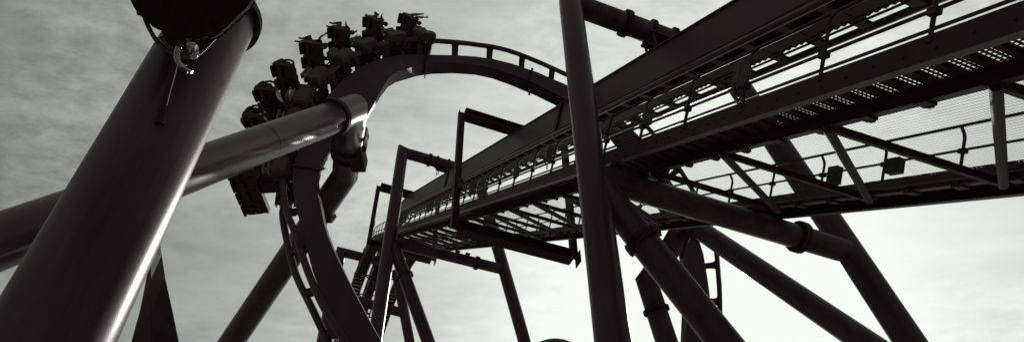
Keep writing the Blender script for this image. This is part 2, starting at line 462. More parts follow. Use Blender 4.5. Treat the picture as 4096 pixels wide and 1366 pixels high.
jbox('small dark box on a handrail post between the thin gantry post and central column', 2066, 686, .13, .2, tail=False)
jbox('grey junction box low on the near handrail beside the far column', 1720, 822, .2, .36)

jbox('dark box on the far railing behind the net, nearer the right edge of the photo', 3580, 664, .22, .2, tail=False, wb=6.98, grp='boxes on the far railing', mt='dark')
jbox('dark box on the far railing behind the net, beside the inclined leg', 3338, 702, .2, .26, tail=False, wb=6.98, grp='boxes on the far railing', mt='dark')

# ------------------------------------------------------------------ big loop track on the left
# each row: outer-near edge A, inner-near edge B, inner-far edge Cc, near rail, far rail (pixels of a 2576-wide view), distance
CP = [
 ((1822, 1010), (1722, 1010), (1708, 1010), (1843, 1010), (1768, 1010), 33.),
 ((1800, 859), (1724, 859), (1712, 859), (1814, 859), (1748, 859), 34.),
 ((1780, 700), (1725, 700), (1715, 700), (1808, 700), (1745, 700), 35.5),
 ((1750, 575), (1700, 590), (1692, 596), (1784, 560), (1722, 590), 37.),
 ((1660, 410), (1625, 450), (1618, 465), (1684, 388), (1642, 432), 39.),
 ((1555, 290), (1535, 322), (1530, 345), (1568, 262), (1545, 312), 40.3),
 ((1420, 211), (1413, 243), (1408, 270), (1423, 187), None, 38.8),
 ((1288, 160), (1285, 185), (1284, 214), (1290, 131), None, 37.),
 ((1194, 142), (1194, 163), (1194, 188), (1195, 112), None, 35.8),
 ((1095, 138), (1088, 157), (1086, 186), (1094, 103), None, 34.6),
 ((1010, 138), (1022, 174), (1019, 200), (1010, 102), None, 33.3),
 ((927, 157), (980, 194), (976, 219), (920, 126), None, 31.8),
 ((862, 202), (937, 268), (940, 272), (848, 168), None, 30.4),
 ((816, 252), (893, 335), (899, 338), (796, 217), None, 29.2),
 ((778, 315), (845, 362), (853, 366), (757, 285), None, 28.2),
 ((745, 390), (815, 405), (823, 402), (727, 385), None, 27.3),
 ((735, 453), (797, 462), (803, 458), (712, 453), None, 26.4),
 ((745, 524), (809, 530), (814, 528), (719, 524), (711, 530), 25.2),
 ((764, 590), (824, 592), (828, 590), (743, 587), (720, 596), 24.2),
 ((786, 680), (864, 680), (866, 679), (774, 680), (744, 688), 23.1),
 ((824, 770), (912, 772), (913, 771), (814, 770), (786, 776), 22.),
 ((879, 859), (961, 859), (961, 858), (869, 859), (828, 862), 21.),
 ((945, 955), (1030, 955), (1030, 954), (935, 955), (886, 960), 20.),
 ((1010, 1050), (1100, 1050), (1100, 1050), (1000, 1050), (944, 1055), 19.),
]
def cat(P, t):
    i = min(len(P)-2, max(0, int(t))); f = t-i
    g = lambda k: P[min(len(P)-1, max(0, k))]
    p0, p1, p2, p3 = g(i-1), g(i), g(i+1), g(i+2)
    return (p1*2 + (p2-p0)*f + (p0*2-p1*5+p2*4-p3)*f*f + (p1*3-p0-p2*3+p3)*f**3)*.5
LAT = V((0, -.994, .104))            # across the track, towards the camera
KA = [a2(*c[0], c[5]) for c in CP]
KB = [a2(*c[1], c[5]-max(0, .4*min(1, (16-i)/6))) for i, c in enumerate(CP)]; KC = [a2(*c[2], c[5]+.15+.5*min(1, max(0, (i-9)/6))) for i, c in enumerate(CP)]
KN = [a2(*c[3], c[5]+(.3 if i < 12 else .05)) for i, c in enumerate(CP)]
KF = [KN[i]-LAT*1.2 if c[4] is None else a2(*c[4], c[5]+.75) for i, c in enumerate(CP)]
NT = len(CP)-1
def ev(Kp, t): return cat(Kp, t)
TB = KA[12]
t = Thing('loop_track', 'curving coaster track with twin rails, arching over and diving with the train on it', 'coaster track', TB)
m = MB(); rings = []
NS = NT*2
for i in range(NS+1):
    q = NT*i/NS; a, b, c = ev(KA, q), ev(KB, q), ev(KC, q); rings.append([a, b, c, a+c-b])
m.loft(rings); t.part('spine', m, M['spine'])
for Kp, rr in ((KN, .125), (KF, .125)):
    m = MB(); m.tube([ev(Kp, NT*i/110) for i in range(111)], rr, 12); t.part('rail', m, M['paint'])
# ties: tapered struts between the rails, every ~1.6 m of track
al = [0.]; N2 = 600
for i in range(N2): al.append(al[-1]+(ev(KN, NT*(i+1)/N2)-ev(KN, NT*i/N2)).length)
def t_at(sd):
    lo = 0
    while lo < N2 and al[lo+1] < sd: lo += 1
    f = (sd-al[lo])/max(1e-6, al[lo+1]-al[lo]); return NT*(lo+f)/N2
sd = .9
while sd < al[-1]-.3:
    q = t_at(sd); n_, f_, a_, b_, c_ = ev(KN, q), ev(KF, q), ev(KA, q), ev(KB, q), ev(KC, q)
    tg = (ev(KN, min(NT, q+.05))-ev(KN, max(0, q-.05))).normalized()
    m = MB(); dd = a_+c_-b_; nrm = (f_-n_).cross(tg).normalized()
    ra = []
    for f0, wd in ((0, .34), (.15, .17), (.5, .12), (.85, .15), (1, .26)):
        p = n_.lerp(f_, f0); ra.append([p+tg*wd-nrm*.05, p-tg*wd-nrm*.05, p-tg*wd+nrm*.05, p+tg*wd+nrm*.05])
    m.loft(ra)
    inn = a_.lerp(dd, .35)
    for p in (n_, f_): m.bar(p, p.lerp(inn, .95), .3, .07, tg.cross(inn-p))
    t.part('cross_tie', m, M['dark']); sd += 2.0
for q, ex in ((9.2, .13), (15.4, .09), (6.6, .1)):
    rr = []
    for k in (-.02, .02):
        a, b, c = ev(KA, q+k), ev(KB, q+k), ev(KC, q+k); cen = (a+c)/2
        rr.append([p+(p-cen).normalized()*ex*1.3 for p in (a, b, c, a+c-b)])
    m = MB(); m.loft(rr); t.part('splice_flange', m, M['dark'])

# ------------------------------------------------------------------ elbowed support pipe for the loop
R1 = .495
pL, pE = a2(-420, 712, 9.5), a2(886, 277, 23.3)
p0, p1 = a2(0, 606, 12.5), pE
dirH = (p1-p0).normalized(); pL = p0-dirH*9.0
pV = a2(868, 440, 27.6); pB = a2(640, 775, 28.8); dirB = (pB-pV).normalized()
pG = to_ground(pV, pB)
t = Thing('elbow_support', 'long glossy support pipe slanting up from the left edge to a sharp elbow', 'support pipe', pG)
m = MB(); m.tube([pL, p1, pV, pG], R1, 120); pp = t.part('pipe', m, M['pipe'])
dv = (pV-p1).normalized()
for c_, ax_, o_, th_ in ((p1-dirH*1.15, dirH, .11, .16), (p1+dv*2.35, dv, .12, .12), (p1+dv*2.95, dv, .12, .12), (pV+dirB*1.75, dirB, .15, .22)):
    m = MB(); m.ring(c_, ax_, R1*.98, R1+o_, th_, 36); t.part('flange', m, M['dark'])
m = MB(); m.ring(p0+dirH*((p1-p0).length*.62), dirH, R1*.99, R1+.003, .012, 40); t.part('weld_seam', m, M['pipe'])
# saddle arm reaching the spine
m = MB(); sp = ev(KA, 14.3).lerp(ev(KC, 14.3), .5)
m.box(p1+dv*1.7+V((.1, .95, .1)), V((.25, 0, 0)), V((0, .6, 0)), V((0, 0, .3))); m.box(p1+dv*1.75+V((.56, .15, 0)), V((.03, 0, 0)), V((0, .2, 0)), V((0, 0, .42)))
t.part('saddle', m, M['dark'])
m = MB(); m.tube([V((pL.x, pL.y, .1)), pL+Zax*.2], R1*1.1, 32); t.part('outer_leg', m, M['pipe'])
footing(t, pG, R1); footing(t, V((pL.x, pL.y, 0)), R1)

# ------------------------------------------------------------------ rear track supports at the right
q = 3.0; sa = a2(1735, 560, 34.8); sb = a2(2176, 859, 25.)
t = Thing('strut_pipe', 'fat smooth strut pipe slanting down to the lower right against the brightest sky', 'support pipe', to_ground(sa, sb))
m = MB(); m.tube([sa, to_ground(sa, sb)], .47, 96); t.part('pipe', m, M['pipe'])
m = MB(); m.ring(sa.lerp(sb, .075), sb-sa, .45, .58, .2); t.part('flange', m, M['dark']); footing(t, to_ground(sa, sb), .46)
ca, cb = a2(1716, 585, 35.2), a2(1627, 706, 35.); cc = a2(1692, 905, 33.)
t = Thing('cranked_column', 'short looking cranked column with mitred knee and thin bolted flange, behind the slanting brace pipe', 'support pipe', to_ground(cb, cc))
m = MB(); m.tube([ca, cb, to_ground(cb, cc)], .52, 96); t.part('pipe', m, M['pipe'])
m = MB(); collar(m, cb.lerp(cc, .385), cc-cb, .52, .16, .12); t.part('flange', m, M['dark']); footing(t, to_ground(cb, cc), .52)
# steel box-shaped arm with tubes joining the cranked column and the rear track
m = MB(); m.box(ca+V((.1, -.2, .2)), V((.55, 0, .1)), V((0, .4, 0)), V((-.05, 0, .6))); m.tube([a2(1668, 610, 33.8), a2(1690, 572, 33.8)], .09, 12); m.tube([a2(1714, 650, 34.2), a2(1733, 585, 34.2)], .09, 12)
t.part('saddle', m, M['dark'])

# ------------------------------------------------------------------ curved black girder at lower left
zz = 13.5
W = [((300, 930), (470, 960)), ((330, 859), (450, 859)), ((352, 780), (434, 780)), ((368, 700), (416, 700)), ((376, 640), (407, 640)), ((381, 605), (402, 605)), ((388, 560), (400, 560))]
m = MB(); rings = []; xr_ = w_of(V((1, 0, 0)))
for (x0, y0), (x1, y1) in W:
    mid = ((x0+x1)/2-12, (y0+y1)/2)
    a, b, cm = a2(x0, y0, zz+.3), a2(x1, y1, zz+.3), a2(mid[0], mid[1], zz-.05)
    sh = lambda p, k: CAM+(p-CAM)*1.07-xr_*k
    rings.append([a, cm, b, sh(b, .25), sh(a, -.1)])
down = [p+(rings[0][0]-rings[1][0])*6 for p in rings[0]]
rings.insert(0, down); m.loft(rings)
t = Thing('curved_girder', 'matt black curved box girder showing as a dark wedge behind the big vertical column', 'girder', V((down[0].x, down[0].y, 0)))
t.part('box_section', m, M['dark'])
m = MB(); m.bar(rings[-2][2]+w_of(V((.0, 0, -.1))), rings[-2][2]+w_of(V((.07, -.05, -.1))), .05, .05, V((0, 0, 1))); t.part('bolt_lug', m, M['dark'])

# ------------------------------------------------------------------ near vertical column, black wrapped block, rope, shackle
NC = V((-3.66, 4.70, 0)); rN = .452; zt = 9.62
t = Thing('foreground_column', 'very thick weathered vertical column in the left foreground with a flange rim at its top', 'support pipe', NC)
m = MB(); m.tube([NC+Zax*.1, NC+Zax*zt], rN, 160); t.part('pipe', m, M['rough'])
m = MB(); m.ring(NC+Zax*(zt-.02), Zax, rN*.98, rN+.075, .05, 72); m.ring(NC+Zax*(zt+.035), Zax, .05, rN+.075, .05, 72)
for k in range(20):
    q = V((math.cos(k*PI/10), math.sin(k*PI/10), 0))*(rN+.042); m.tube([NC+q+Zax*(zt-.08), NC+q+Zax*(zt+.09)], .014, 6)
t.part('flange', m, M['dark']); footing(t, NC, rN)
# black block
OUT = [(70, -60), (70, 0), (97, 52), (125, 100), (130, 132), (150, 138), (190, 152), (214, 182), (250, 215), (268, 236), (290, 246), (330, 262), (352, 282), (356, 296), (355, 370), (400, 384), (445, 396), (500, 410), (558, 425), (556, 330), (600, 336), (640, 347), (700, 325), (735, 318), (762, 330), (800, 322), (850, 280), (900, 240), (940, 200), (980, 165), (1024, 118), (1074, 72), (1110, 20), (1135, -60)]
pts = []
for i in range(len(OUT)-1):
    a, b = OUT[i], OUT[i+1]; L = math.hypot(b[0]-a[0], b[1]-a[1]); k = max(1, int(L/9))
    for j in range(k):
        f = j/k; jt = 2.2 if 3 < i < 30 and not 13 <= i <= 18 else .6
        pts.append((a[0]+(b[0]-a[0])*f+random.gauss(0, jt), a[1]+(b[1]-a[1])*f+random.gauss(0, jt)))
pts.append(OUT[-1])
zb = 7.2; bk = w_of(V((0, -.25, 1))).normalized()
pts += [(1160, -400), (60, -400)]
front = [at(500+x/2.148, y/2.148, zb) for x, y in pts]
cen = sum(front, V((0, 0, 0)))/len(front)
m = MB()
mid1 = [cen+(p-cen)*.985-bk*.08 for p in front]; back = [CAM+((cen+(p-cen)*.8)-CAM)*1.12 for p in front]
m.loft([mid1, front, back])
BB = at(700, 90, zb)
t = Thing('hanging_block', 'black ragged edged wrapped block hanging into the top of the photo over the foreground column', 'wrapped block', BB)
t.part('wrapping', m, M['fur'])
vw0 = w_of(V((0, 0, 1)))
m = MB(); rnd = random.Random(3)
for p in front[:-3]:
    for k in range(3):
        b0 = p+(p-cen)*-.02*rnd.random()+vw0*rnd.uniform(0, .03); dr = (p-cen).normalized()*rnd.uniform(.004, .016)+V((rnd.gauss(0, .01), rnd.gauss(0, .01), rnd.gauss(0, .01)))
        m.tube([b0-dr*.4, b0+dr], [.005, .001], 4)
t.part('frayed_threads', m, M['fur'])
# wire rope: three twisted strands
RP = [(140, 95), (165, 140), (188, 200), (215, 255), (250, 318), (290, 372), (340, 415), (400, 452), (460, 475), (520, 486), (575, 482), (625, 463), (665, 432), (705, 394), (740, 355), (775, 325)]
RK = [at(500+x/2.148, y/2.148, 7.12+.2*abs(i-8)/8) for i, (x, y) in enumerate(RP)]
t = Thing('wire_rope', 'twisted wire rope loop sagging under the black wrapped block', 'wire rope', RK[8])
NN = 260; cl = [cat(RK, (len(RK)-1)*i/NN) for i in range(NN+1)]
for sN in range(3):
    m = MB(); ps = []
    for i, p in enumerate(cl):
        tg = (cl[min(NN, i+1)]-cl[max(0, i-1)]).normalized(); x = tg.orthogonal() if False else (w_of(V((0, 0, 1)))-tg*tg.dot(w_of(V((0, 0, 1))))).normalized(); y = tg.cross(x)
        an = i*.42+sN*2*PI/3; ps.append(p+(x*math.cos(an)+y*math.sin(an))*.0115)
    m.tube(ps, .0125, 8); t.part('strand', m, M['rope'])
# strap bar welded on the column
def zp(x, y, z): return at(500+x/2.148, y/2.148, z)
colz = 7.17
s0_, s1_ = at(640, 487, 6.88), at(703, 235, 7.1)
t = Thing('tie_bar', 'flat dark steel bar leaning from the face of the foreground column up to the shackle', 'steel bar', s0_)
sd_ = (s1_-s0_).normalized(); vw = w_of(V((0, 0, 1)))
sx = sd_.cross(vw).normalized()
m = MB(); ra = []
for f, wd in ((0, .033), (.1, .028), (.5, .028), (.72, .034), (.86, .034), (1, .024)):
    p = s0_.lerp(s1_, f); ra.append([p+sx*wd-vw*.008, p-sx*wd-vw*.008, p-sx*wd+vw*.008, p+sx*wd+vw*.008])
m.loft(ra); t.part('bar', m, M['dark'])
m = MB(); m.tube([s0_-sd_*.02, s0_+sd_*.012], .045, 16); m.tube([s0_+vw*.0, s0_+vw*.18], .035, 12); t.part('welded_base', m, M['dark'])
# shackle
t = Thing('shackle', 'shiny curved steel shackle clipping the wire rope to the dark bar', 'shackle', zp(520, 430, 7.05))
z_ = 7.1
def curve(P, z, r, n=40, dz=0, mat_='chrome', name='bow'):
    Kp = [zp(x, y, z+(dz if i % 2 else 0)) for i, (x, y) in enumerate(P)]
    m = MB(); m.tube([cat(Kp, (len(Kp)-1)*i/n) for i in range(n+1)], r, 12); return t.part(name, m, M[mat_])
curve([(322, 335), (350, 375), (400, 418), (450, 447), (510, 450), (556, 436)], z_-.03, .021, name='thimble', mat_='rope')
curve([(545, 395), (570, 382), (598, 392), (606, 430), (600, 478), (570, 492)], z_-.06, .027)
curve([(462, 405), (450, 440), (446, 480), (456, 522), (480, 556), (512, 582)], z_-.07, .03)
curve([(505, 575), (525, 590), (548, 605), (576, 621)], z_-.08, .02, name='pin')
m = MB(); m.tube([zp(512, 580, z_-.09), zp(512, 620, z_-.05)], .034, 10); t.part('nut', m, M['rope'])
m = MB(); m.tube([zp(572, 405, z_-.09), zp(612, 412, z_-.09)], .034, 12); t.part('collar_ring', m, M['chrome'])
m = MB(); m.bar(zp(300, 325, z_), zp(352, 330, z_), .03, .03, vw); t.part('clip_plate', m, M['dark'])

# ------------------------------------------------------------------ bits peeping in along the bottom edge
dz = 40.; dc = at(2222, 1500, dz); rD = 148/F_PX*dz
t = Thing('domed_roof', 'dark rounded roof top just peeping over the bottom edge left of the central column', 'domed roof', V((dc.x, dc.y, 0)))
m = MB(); ra = []
for i in range(13):
    a = -PI/2*0+i/12*PI/2*.985; ra.append([dc+V((math.cos(k*PI/20)*math.cos(a), math.sin(k*PI/20)*math.cos(a), math.sin(a)))*rD for k in range(40)])
m.loft(ra, True); t.part('dome', m, M['dark'])
m = MB(); m.ring(dc, Zax, rD*.6, rD*1.08, .12, 40); t.part('rim', m, M['paint'])
m = MB(); m.tube([V((dc.x, dc.y, 0)), dc+Zax*.1], rD*.85, 40); t.part('drum', m, M['concrete'])
# ladder behind the rails
la_, lb_ = at(1325, 1325, 30), at(1349, 1330, 30)
ux = (lb_-la_).normalized(); P0 = at(1327, 1318, 30)
t = Thing('access_ladder', 'small white runged ladder catching light behind the diving rails at the bottom edge', 'ladder', V((P0.x, P0.y, 0)))
for k, nm in ((0, 0), (.5, 1)):
    m = MB(); m.bar(V((P0.x, P0.y, .0))+ux*k, P0+ux*k+Zax*.2, .05, .05, ux); t.part('stile', m, M['white'])
z = P0.z-.1; n_ = 0
while z > P0.z-7:
    m = MB(); m.box(V((P0.x, P0.y, z))+ux*.25, ux*.25, V((0, .03, 0)), Zax*.05); t.part('rung', m, M['white']); z -= .27
bz = 31.; bl = at(1313, 1350, bz); br_ = at(1320, 1090, bz)
c0 = a2(829, 790, 31.5); cb0 = V((c0.x, c0.y, 0))
t = Thing('slim_column', 'dark slim column half hidden behind the twin rails of the diving track', 'support pipe', cb0)
m = MB(); m.tube([cb0, V((c0.x, c0.y, c0.z+1.2))], .3, 24); t.part('pipe', m, M['pipe']); footing(t, cb0, .3)

# ------------------------------------------------------------------ the train: inverted cars, four seats abreast
def prism(m, prof, y0, y1, th=None):
    """profile of (F,O) swept along L"""
    m.loft([[V((f, y0, o)) for f, o in prof], [V((f, y1, o)) for f, o in prof]]); return m
def shift(m, q):
    m.v = [p+q for p in m.v]; return m
def make_car():
    e = bpy.data.objects.new('train_car', None); C.objects.link(e); e.empty_display_size = .3
    def part(name, m, mt, par=None): return m.build(name, mt, par or e)
    m = MB(); prism(m, [(-.55, .1), (.5, .1), (.62, .2), (.55, .36), (-.5, .36), (-.6, .24)], -.5, .5)
    m.box(V((-.82, 0, .22)), V((.32, 0, 0)), V((0, .07, 0)), V((0, 0, .05)))
    prism(m, [(-.3, .36), (.12, .36), (.02, 1.06), (-.3, 1.06)], -.25, .25)
    prism(m, [(-.36, 1.0), (-.1, 1.0), (-.1, 1.14), (-.36, 1.14)], -1.3, 1.3)
    part('chassis', m, M['dark'])
    for sg in (-1, 1):
        m = MB(); y0, y1 = sorted((sg*.52, sg*.98))
        a = [(-.46, -.2), (.4, -.24), (.56, -.02), (.46, .3), (-.3, .42), (-.5, .3)]
        b = [(f*.86, o*.9+.01) for f, o in a]
        ra = [[V((f, sg*.5, o)) for f, o in a], [V((f, sg*.88, o)) for f, o in a], [V((f, sg*1.0, o)) for f, o in b]]
        m.loft(ra); cv = part('wheel_cover', m, M['cover'])
        m = MB(); m.box(V((-.12, sg*.94, .43)), V((.34, 0, .03)), V((0, .07, 0)), V((0, 0, .035)))
        for k in (-.25, 0, .2): m.box(V((-.12+k, sg*.94, .475)), V((.04, 0, 0)), V((0, .09, 0)), V((0, 0, .02)))
        part('cover_lip', m, M['plate'], cv)
        for f in (-.3, .3):
            m = MB(); m.tube([V((f, sg*.52, .16)), V((f, sg*.68, .16))], .15, 20); m.tube([V((f, sg*.76, -.08)), V((f, sg*.76, .06))], .13, 16)
            m.tube([V((f*.8, sg*.54, -.24)), V((f*.8, sg*.66, -.24))], .1, 16)
            part('wheel_set', m, M['seat'])
        m = MB(); m.box(V((-.02, sg*.9, .66)), V((.33, 0, .02)), V((0, .1, 0)), V((0, 0, .03)))
        m.box(V((-.2, sg*.9, .54)), V((.05, 0, 0)), V((0, .05, 0)), V((0, 0, .1)))
        part('step_plate', m, M['plate'])
    for k in range(4):
        y = -.99+.66*k; SH = V((0, 0, .46)); m = MB()
        # tall back shell, curved, with headrest fins
        ra = []
        for o, f0, f1, wd in ((.62, -.34, -.2, .27), (.8, -.36, -.16, .318), (1.1, -.38, -.17, .325), (1.32, -.38, -.14, .325), (1.46, -.34, -.1, .3)):
            ra.append([V((f0, y-wd, o)), V((f1, y-wd, o)), V((f1-.05, y-wd*.6, o)), V((f1-.05, y+wd*.6, o)), V((f1, y+wd, o)), V((f0, y+wd, o))])
        m.loft(ra)
        prism(m, [(-.34, 1.3), (.05, 1.28), (.17, 1.22), (.2, 1.27), (.12, 1.36), (0, 1.42), (-.3, 1.46)], y-.28, y+.28)
        for s2 in (-1, 1): prism(m, [(-.3, 1.15), (.02, 1.12), (.1, 1.27), (-.3, 1.34)], y+s2*.23-.03, y+s2*.23+.03)
        st = part('seat', shift(m, SH), M['seat'])
        m = MB(); prism(m, [(-.36, 1.36), (-.52, 1.36), (-.54, 1.46), (-.36, 1.52)], y-.24, y+.24); part('back_fin', shift(m, SH), M['dark'], st); m = MB(); prism(m, [(-.36, .98), (-.5, 1.0), (-.5, 1.1), (-.36, 1.12)], y-.2, y+.2)
        part('back_fin', shift(m, SH), M['dark'], st)
        m = MB()
        for s2 in (-.17, .17):
            m.tube([V((-.2, y+s2, .66)), V((.02, y+s2, .6)), V((.2, y+s2, .72)), V((.3, y+s2*.95, .95)), V((.25, y+s2*.85, 1.15)), V((.2, y+s2*.4, 1.24))], .045, 8)
        m.tube([V((.2, y-.07, 1.24)), V((.2, y+.07, 1.24))], .05, 8)
        m.box(V((.16, y, 1.05)), V((.05, 0, 0)), V((0, .13, 0)), V((0, 0, .16)))
        part('restraint', shift(m, SH+V((.03, 0, .1))), M['seat'])
    return e
def copy_tree(o, par=None):
    c = o.copy(); C.objects.link(c)
    if par is not None: c.parent = par
    for ch in list(o.children): copy_tree(ch, c)
    return c
def car_frame(q):
    n_, f_ = ev(KN, q), ev(KF, q)
    Fv = (ev(KN, q-.06)-ev(KN, q+.06)).normalized()
    Lv = LAT if q < 15.5 else (n_-f_)
    Lv = (Lv-Fv*Lv.dot(Fv)).normalized(); Ov = Fv.cross(Lv)
    inside = (ev(KB, q)+ev(KC, q))/2 if q < 12 else (ev(KA, q)+ev(KB, q))/2
    if Ov.dot(n_-inside) < 0: Ov = -Ov
    Mx = Matrix((Fv, Lv, Ov)).transposed().to_4x4(); Mx.translation = n_-Lv*.6+Ov*.02
    return Mx
def seat_t(px, py):
    best = None; fz, fx, fy = w_of(V((0, 0, 1))), w_of(V((1, 0, 0))), w_of(V((0, 1, 0)))
    for i in range(9*50, 18*50):
        P = car_frame(i/50) @ V((.05, .1, 1.42))-CAM; z = P.dot(fz)
        e_ = (P.dot(fx)/z*F_PX+CX-px*K)**2+(P.dot(fy)/z*F_PX+CY-py*K)**2
        if best is None or e_ < best[0]: best = (e_, i/50)
    return best[1]
row_px = [(1030, 70), (945, 78), (858, 102), (779, 128), (708, 182), (652, 236), (614, 298), (603, 372), (598, 445)]
car_lab = ['front train car, uppermost at the top of the arch, bare track ahead of it',
 'second train car from the front, a lone bent leg sticking up above its seats',
 'third train car from the front, just behind the car with the lone leg',
 'fourth train car from the front, an outstretched arm and open hand showing on its right',
 'fifth train car from the front, its restraint bar hooked against the sky above pipe',
 'sixth train car from the front, standing out left with sky around its upper seats',
 'seventh train car from the front, seats just above the slanting elbow pipe',
  'eighth train car from the front, largely hidden behind the slanting elbow pipe',
 'last train car, below the slanting pipe with its seats reaching out left']
proto = make_car(); CM = []
for i, (px, py) in enumerate(row_px):
    Mx = car_frame(seat_t(px, py))
    c = proto if i == 0 else copy_tree(proto)
    c.matrix_world = Mx; CM.append(Mx); tag(c, car_lab[i], 'train car', 'cars of the inverted coaster train')

# ------------------------------------------------------------------ riders
def person(label, car, seat, arms, legs, shirt='shirt', lean=0.):
    """arms / legs: two lists of joint offsets (elbow, wrist) / (knee, ankle, toe) in seat axes F, L, O"""
    y = -.99+.66*seat; OS = V((.04, .1, .66))
    me = bpy.data.meshes.new('person'); vs = []; ed = []; rad = []; grp = []
    def add(p, r, par, g):
        q_ = V(p); q_ = V((q_.x*1.12+.03, y+(q_.y-y)*1.06, 1.16+(q_.z-1.24)*1.1)); vs.append(q_+OS); rad.append(tuple(k*1.08 for k in r) if isinstance(r, tuple) else r); grp.append(g)
        if par is not None: ed.append((par, len(vs)-1))
        return len(vs)-1
    hip = add((-.02, y, 1.24), (.15, .13), None, 'trouser'); wa = add((0, y, 1.06), (.145, .11), hip, shirt)
    ch = add((.02+lean*.4, y, .86), (.17, .125), wa, shirt); nb_ = add((.02+lean*.6, y, .7), (.12, .085), ch, shirt)
    nk = add((.04+lean*.8, y, .62), (.06, .06), nb_, 'skin'); hd = add((.08+lean, y, .53), (.085, .1), nk, 'skin'); tp = add((.06+lean, y, .42), (.085, .095), hd, 'hair')
    add((.175+lean, y, .525), (.022, .022), hd, 'skin')
    for s2 in (-1, 1): add((.06+lean, y+s2*.1, .52), (.02, .02), hd, 'skin')
    for i, s2 in enumerate((-1, 1)):
        sh = add((.02+lean*.5, y+s2*.19, .76), (.068, .068), nb_, shirt)
        e_, w_ = arms[i]; pe = V((.02, y+s2*.2, .76))+V(e_); pw = pe+V(w_)
        el = add(pe, (.047, .047), sh, shirt); wr = add(pw, (.03, .03), el, 'skin')
        dv = V(w_).normalized(); pl = add(pw+dv*.07, (.042, .022), wr, 'skin'); sdv = V((0, 1, 0)) if abs(dv.y) < .8 else V((1, 0, 0)); sdv = (sdv-dv*sdv.dot(dv)).normalized()
        nv = dv.cross(sdv)
        for j, (off, ln) in enumerate(((-.036, .065), (-.012, .082), (.012, .086), (.034, .075))):
            k1 = add(pw+dv*.115+sdv*off, (.0095, .0095), pl, 'skin'); add(pw+dv*(.115+ln)+sdv*off*1.5+nv*.02, (.008, .008), k1, 'skin')
        k1 = add(pw+dv*.06+sdv*.06, (.011, .011), pl, 'skin'); add(pw+dv*.1+sdv*.085, (.009, .009), k1, 'skin')
        kn, an, to = legs[i]; p0 = V((.02, y+s2*.09, 1.27)); pk = p0+V(kn); pa = pk+V(an); pt = pa+V(to)
        th = add(p0, (.1, .1), hip, 'trouser'); kk = add(pk, (.068, .068), th, 'trouser'); cf = add(pk.lerp(pa, .35), (.062, .062), kk, 'trouser'); aa = add(pa, (.04, .04), cf, 'trouser')
        b_ = add(pa.lerp(pt, .45), (.045, .04), aa, 'shoe'); add(pt, (.04, .03), b_, 'shoe')
    me.from_pydata([tuple(p) for p in vs], ed, [])
    o = bpy.data.objects.new('tmp_person', me); C.objects.link(o)
    md = o.modifiers.new('skin', 'SKIN'); md.use_smooth_shade = True
    for i, sv in enumerate(me.skin_vertices[0].data): sv.radius = rad[i]; sv.use_root = (i == 0)
    sb = o.modifiers.new('sub', 'SUBSURF'); sb.levels = 1; sb.render_levels = 1
    dg = bpy.context.evaluated_depsgraph_get(); em = bpy.data.meshes.new_from_object(o.evaluated_get(dg))
    C.objects.unlink(o); bpy.data.objects.remove(o)
    names = ['skin', shirt, 'trouser', 'shoe', 'hair']
    em.materials.clear()
    for n_ in names: em.materials.append(M[n_])
    for p in em.polygons:
        c = p.center; best = min(range(len(vs)), key=lambda i: (vs[i]-c).length-min(rad[i])*.6); p.material_index = names.index(grp[best]); p.use_smooth = True
    em.name = 'person'; b = bpy.data.objects.new('person', em); C.objects.link(b); b.matrix_world = CM[car]
    tag(b, label, 'person', 'riders strapped in the train')
    return b
HOLD = ((.16, .0, .2), (.12, 0, .12)); FWD = ((.26, 0, .06), (.26, 0, .02)); UP = ((.16, 0, -.24), (.2, 0, -.16)); OUTW = ((.28, -.05, -.06), (.25, -.05, .1))
SIT = ((.42, 0, .1), (.06, 0, .44), (.15, 0, .08)); KICK = ((.42, 0, .16), (.36, 0, .24), (.2, 0, -.02)); BACK = ((.38, .02, .26), (-.36, 0, .24), (.0, 0, .2)); RAISE = ((.38, 0, .2), (.4, 0, .14), (.2, 0, .06))
person('rider in the front car, farthest seat, feet kicked out highest toward the bare track', 0, 3, (HOLD, FWD), (KICK, RAISE))
person('rider in the front car, middle seat, bent leg with dangling shoe', 0, 2, (HOLD, FWD), (SIT, KICK))
person('rider in the front car, nearest seat, lower leg stretched forward above the step plate', 0, 0, (HOLD, HOLD), (RAISE, KICK))
person('rider in the second car with one leg bent high, foot hooked above the seats', 1, 3, (HOLD, HOLD), (((.3, 0, .34), (-.2, 0, .42), (.2, 0, .1)), ((.36, 0, .16), (.0, 0, .3), (.16, 0, .06))))
person('rider in the second car, near seat, head and shoulders bulging past the restraint', 1, 1, (HOLD, FWD), (SIT, SIT), lean=.1)
person('rider in the third car in a pale shirt, lower leg folded back over the knee', 2, 3, (FWD, HOLD), (BACK, ((.4, 0, .2), (-.3, 0, .2), (.0, 0, .2))), 'shirt2')
person('rider in the third car, near seat, forearm and fist thrust out to the right', 2, 1, (OUTW, OUTW), (SIT, SIT))
person('rider in the fourth car with one foot up at left and arm reaching right', 3, 3, (OUTW, ((.3, 0, .12), (.3, 0, .0))), (BACK, ((.4, 0, .16), (-.34, 0, .14), (-.02, 0, .2))))
person('rider in the fourth car, near seat, open hand spread against the sky', 3, 1, (((.3, 0, -.02), (.27, -.03, .08)), FWD), (SIT, SIT))
person('rider in the second car, third seat, arm stretched forward beside the bulging rider', 1, 2, (FWD, OUTW), (KICK, SIT))
person('rider in the third car, seat behind the pale shirt, knees pushed forward', 2, 2, (HOLD, FWD), (KICK, RAISE), lean=.08)
person('rider in the fourth car, middle seat, both shins kicked forward', 3, 2, (HOLD, HOLD), (RAISE, RAISE), lean=.08)
person('rider in the last car, outer seat nearest the pipe, legs dangling left', 8, 3, (HOLD, FWD), (SIT, KICK))
person('rider in the last car, round head leaning forward into the gap of sky', 8, 1, (HOLD, HOLD), (SIT, SIT), lean=.1)

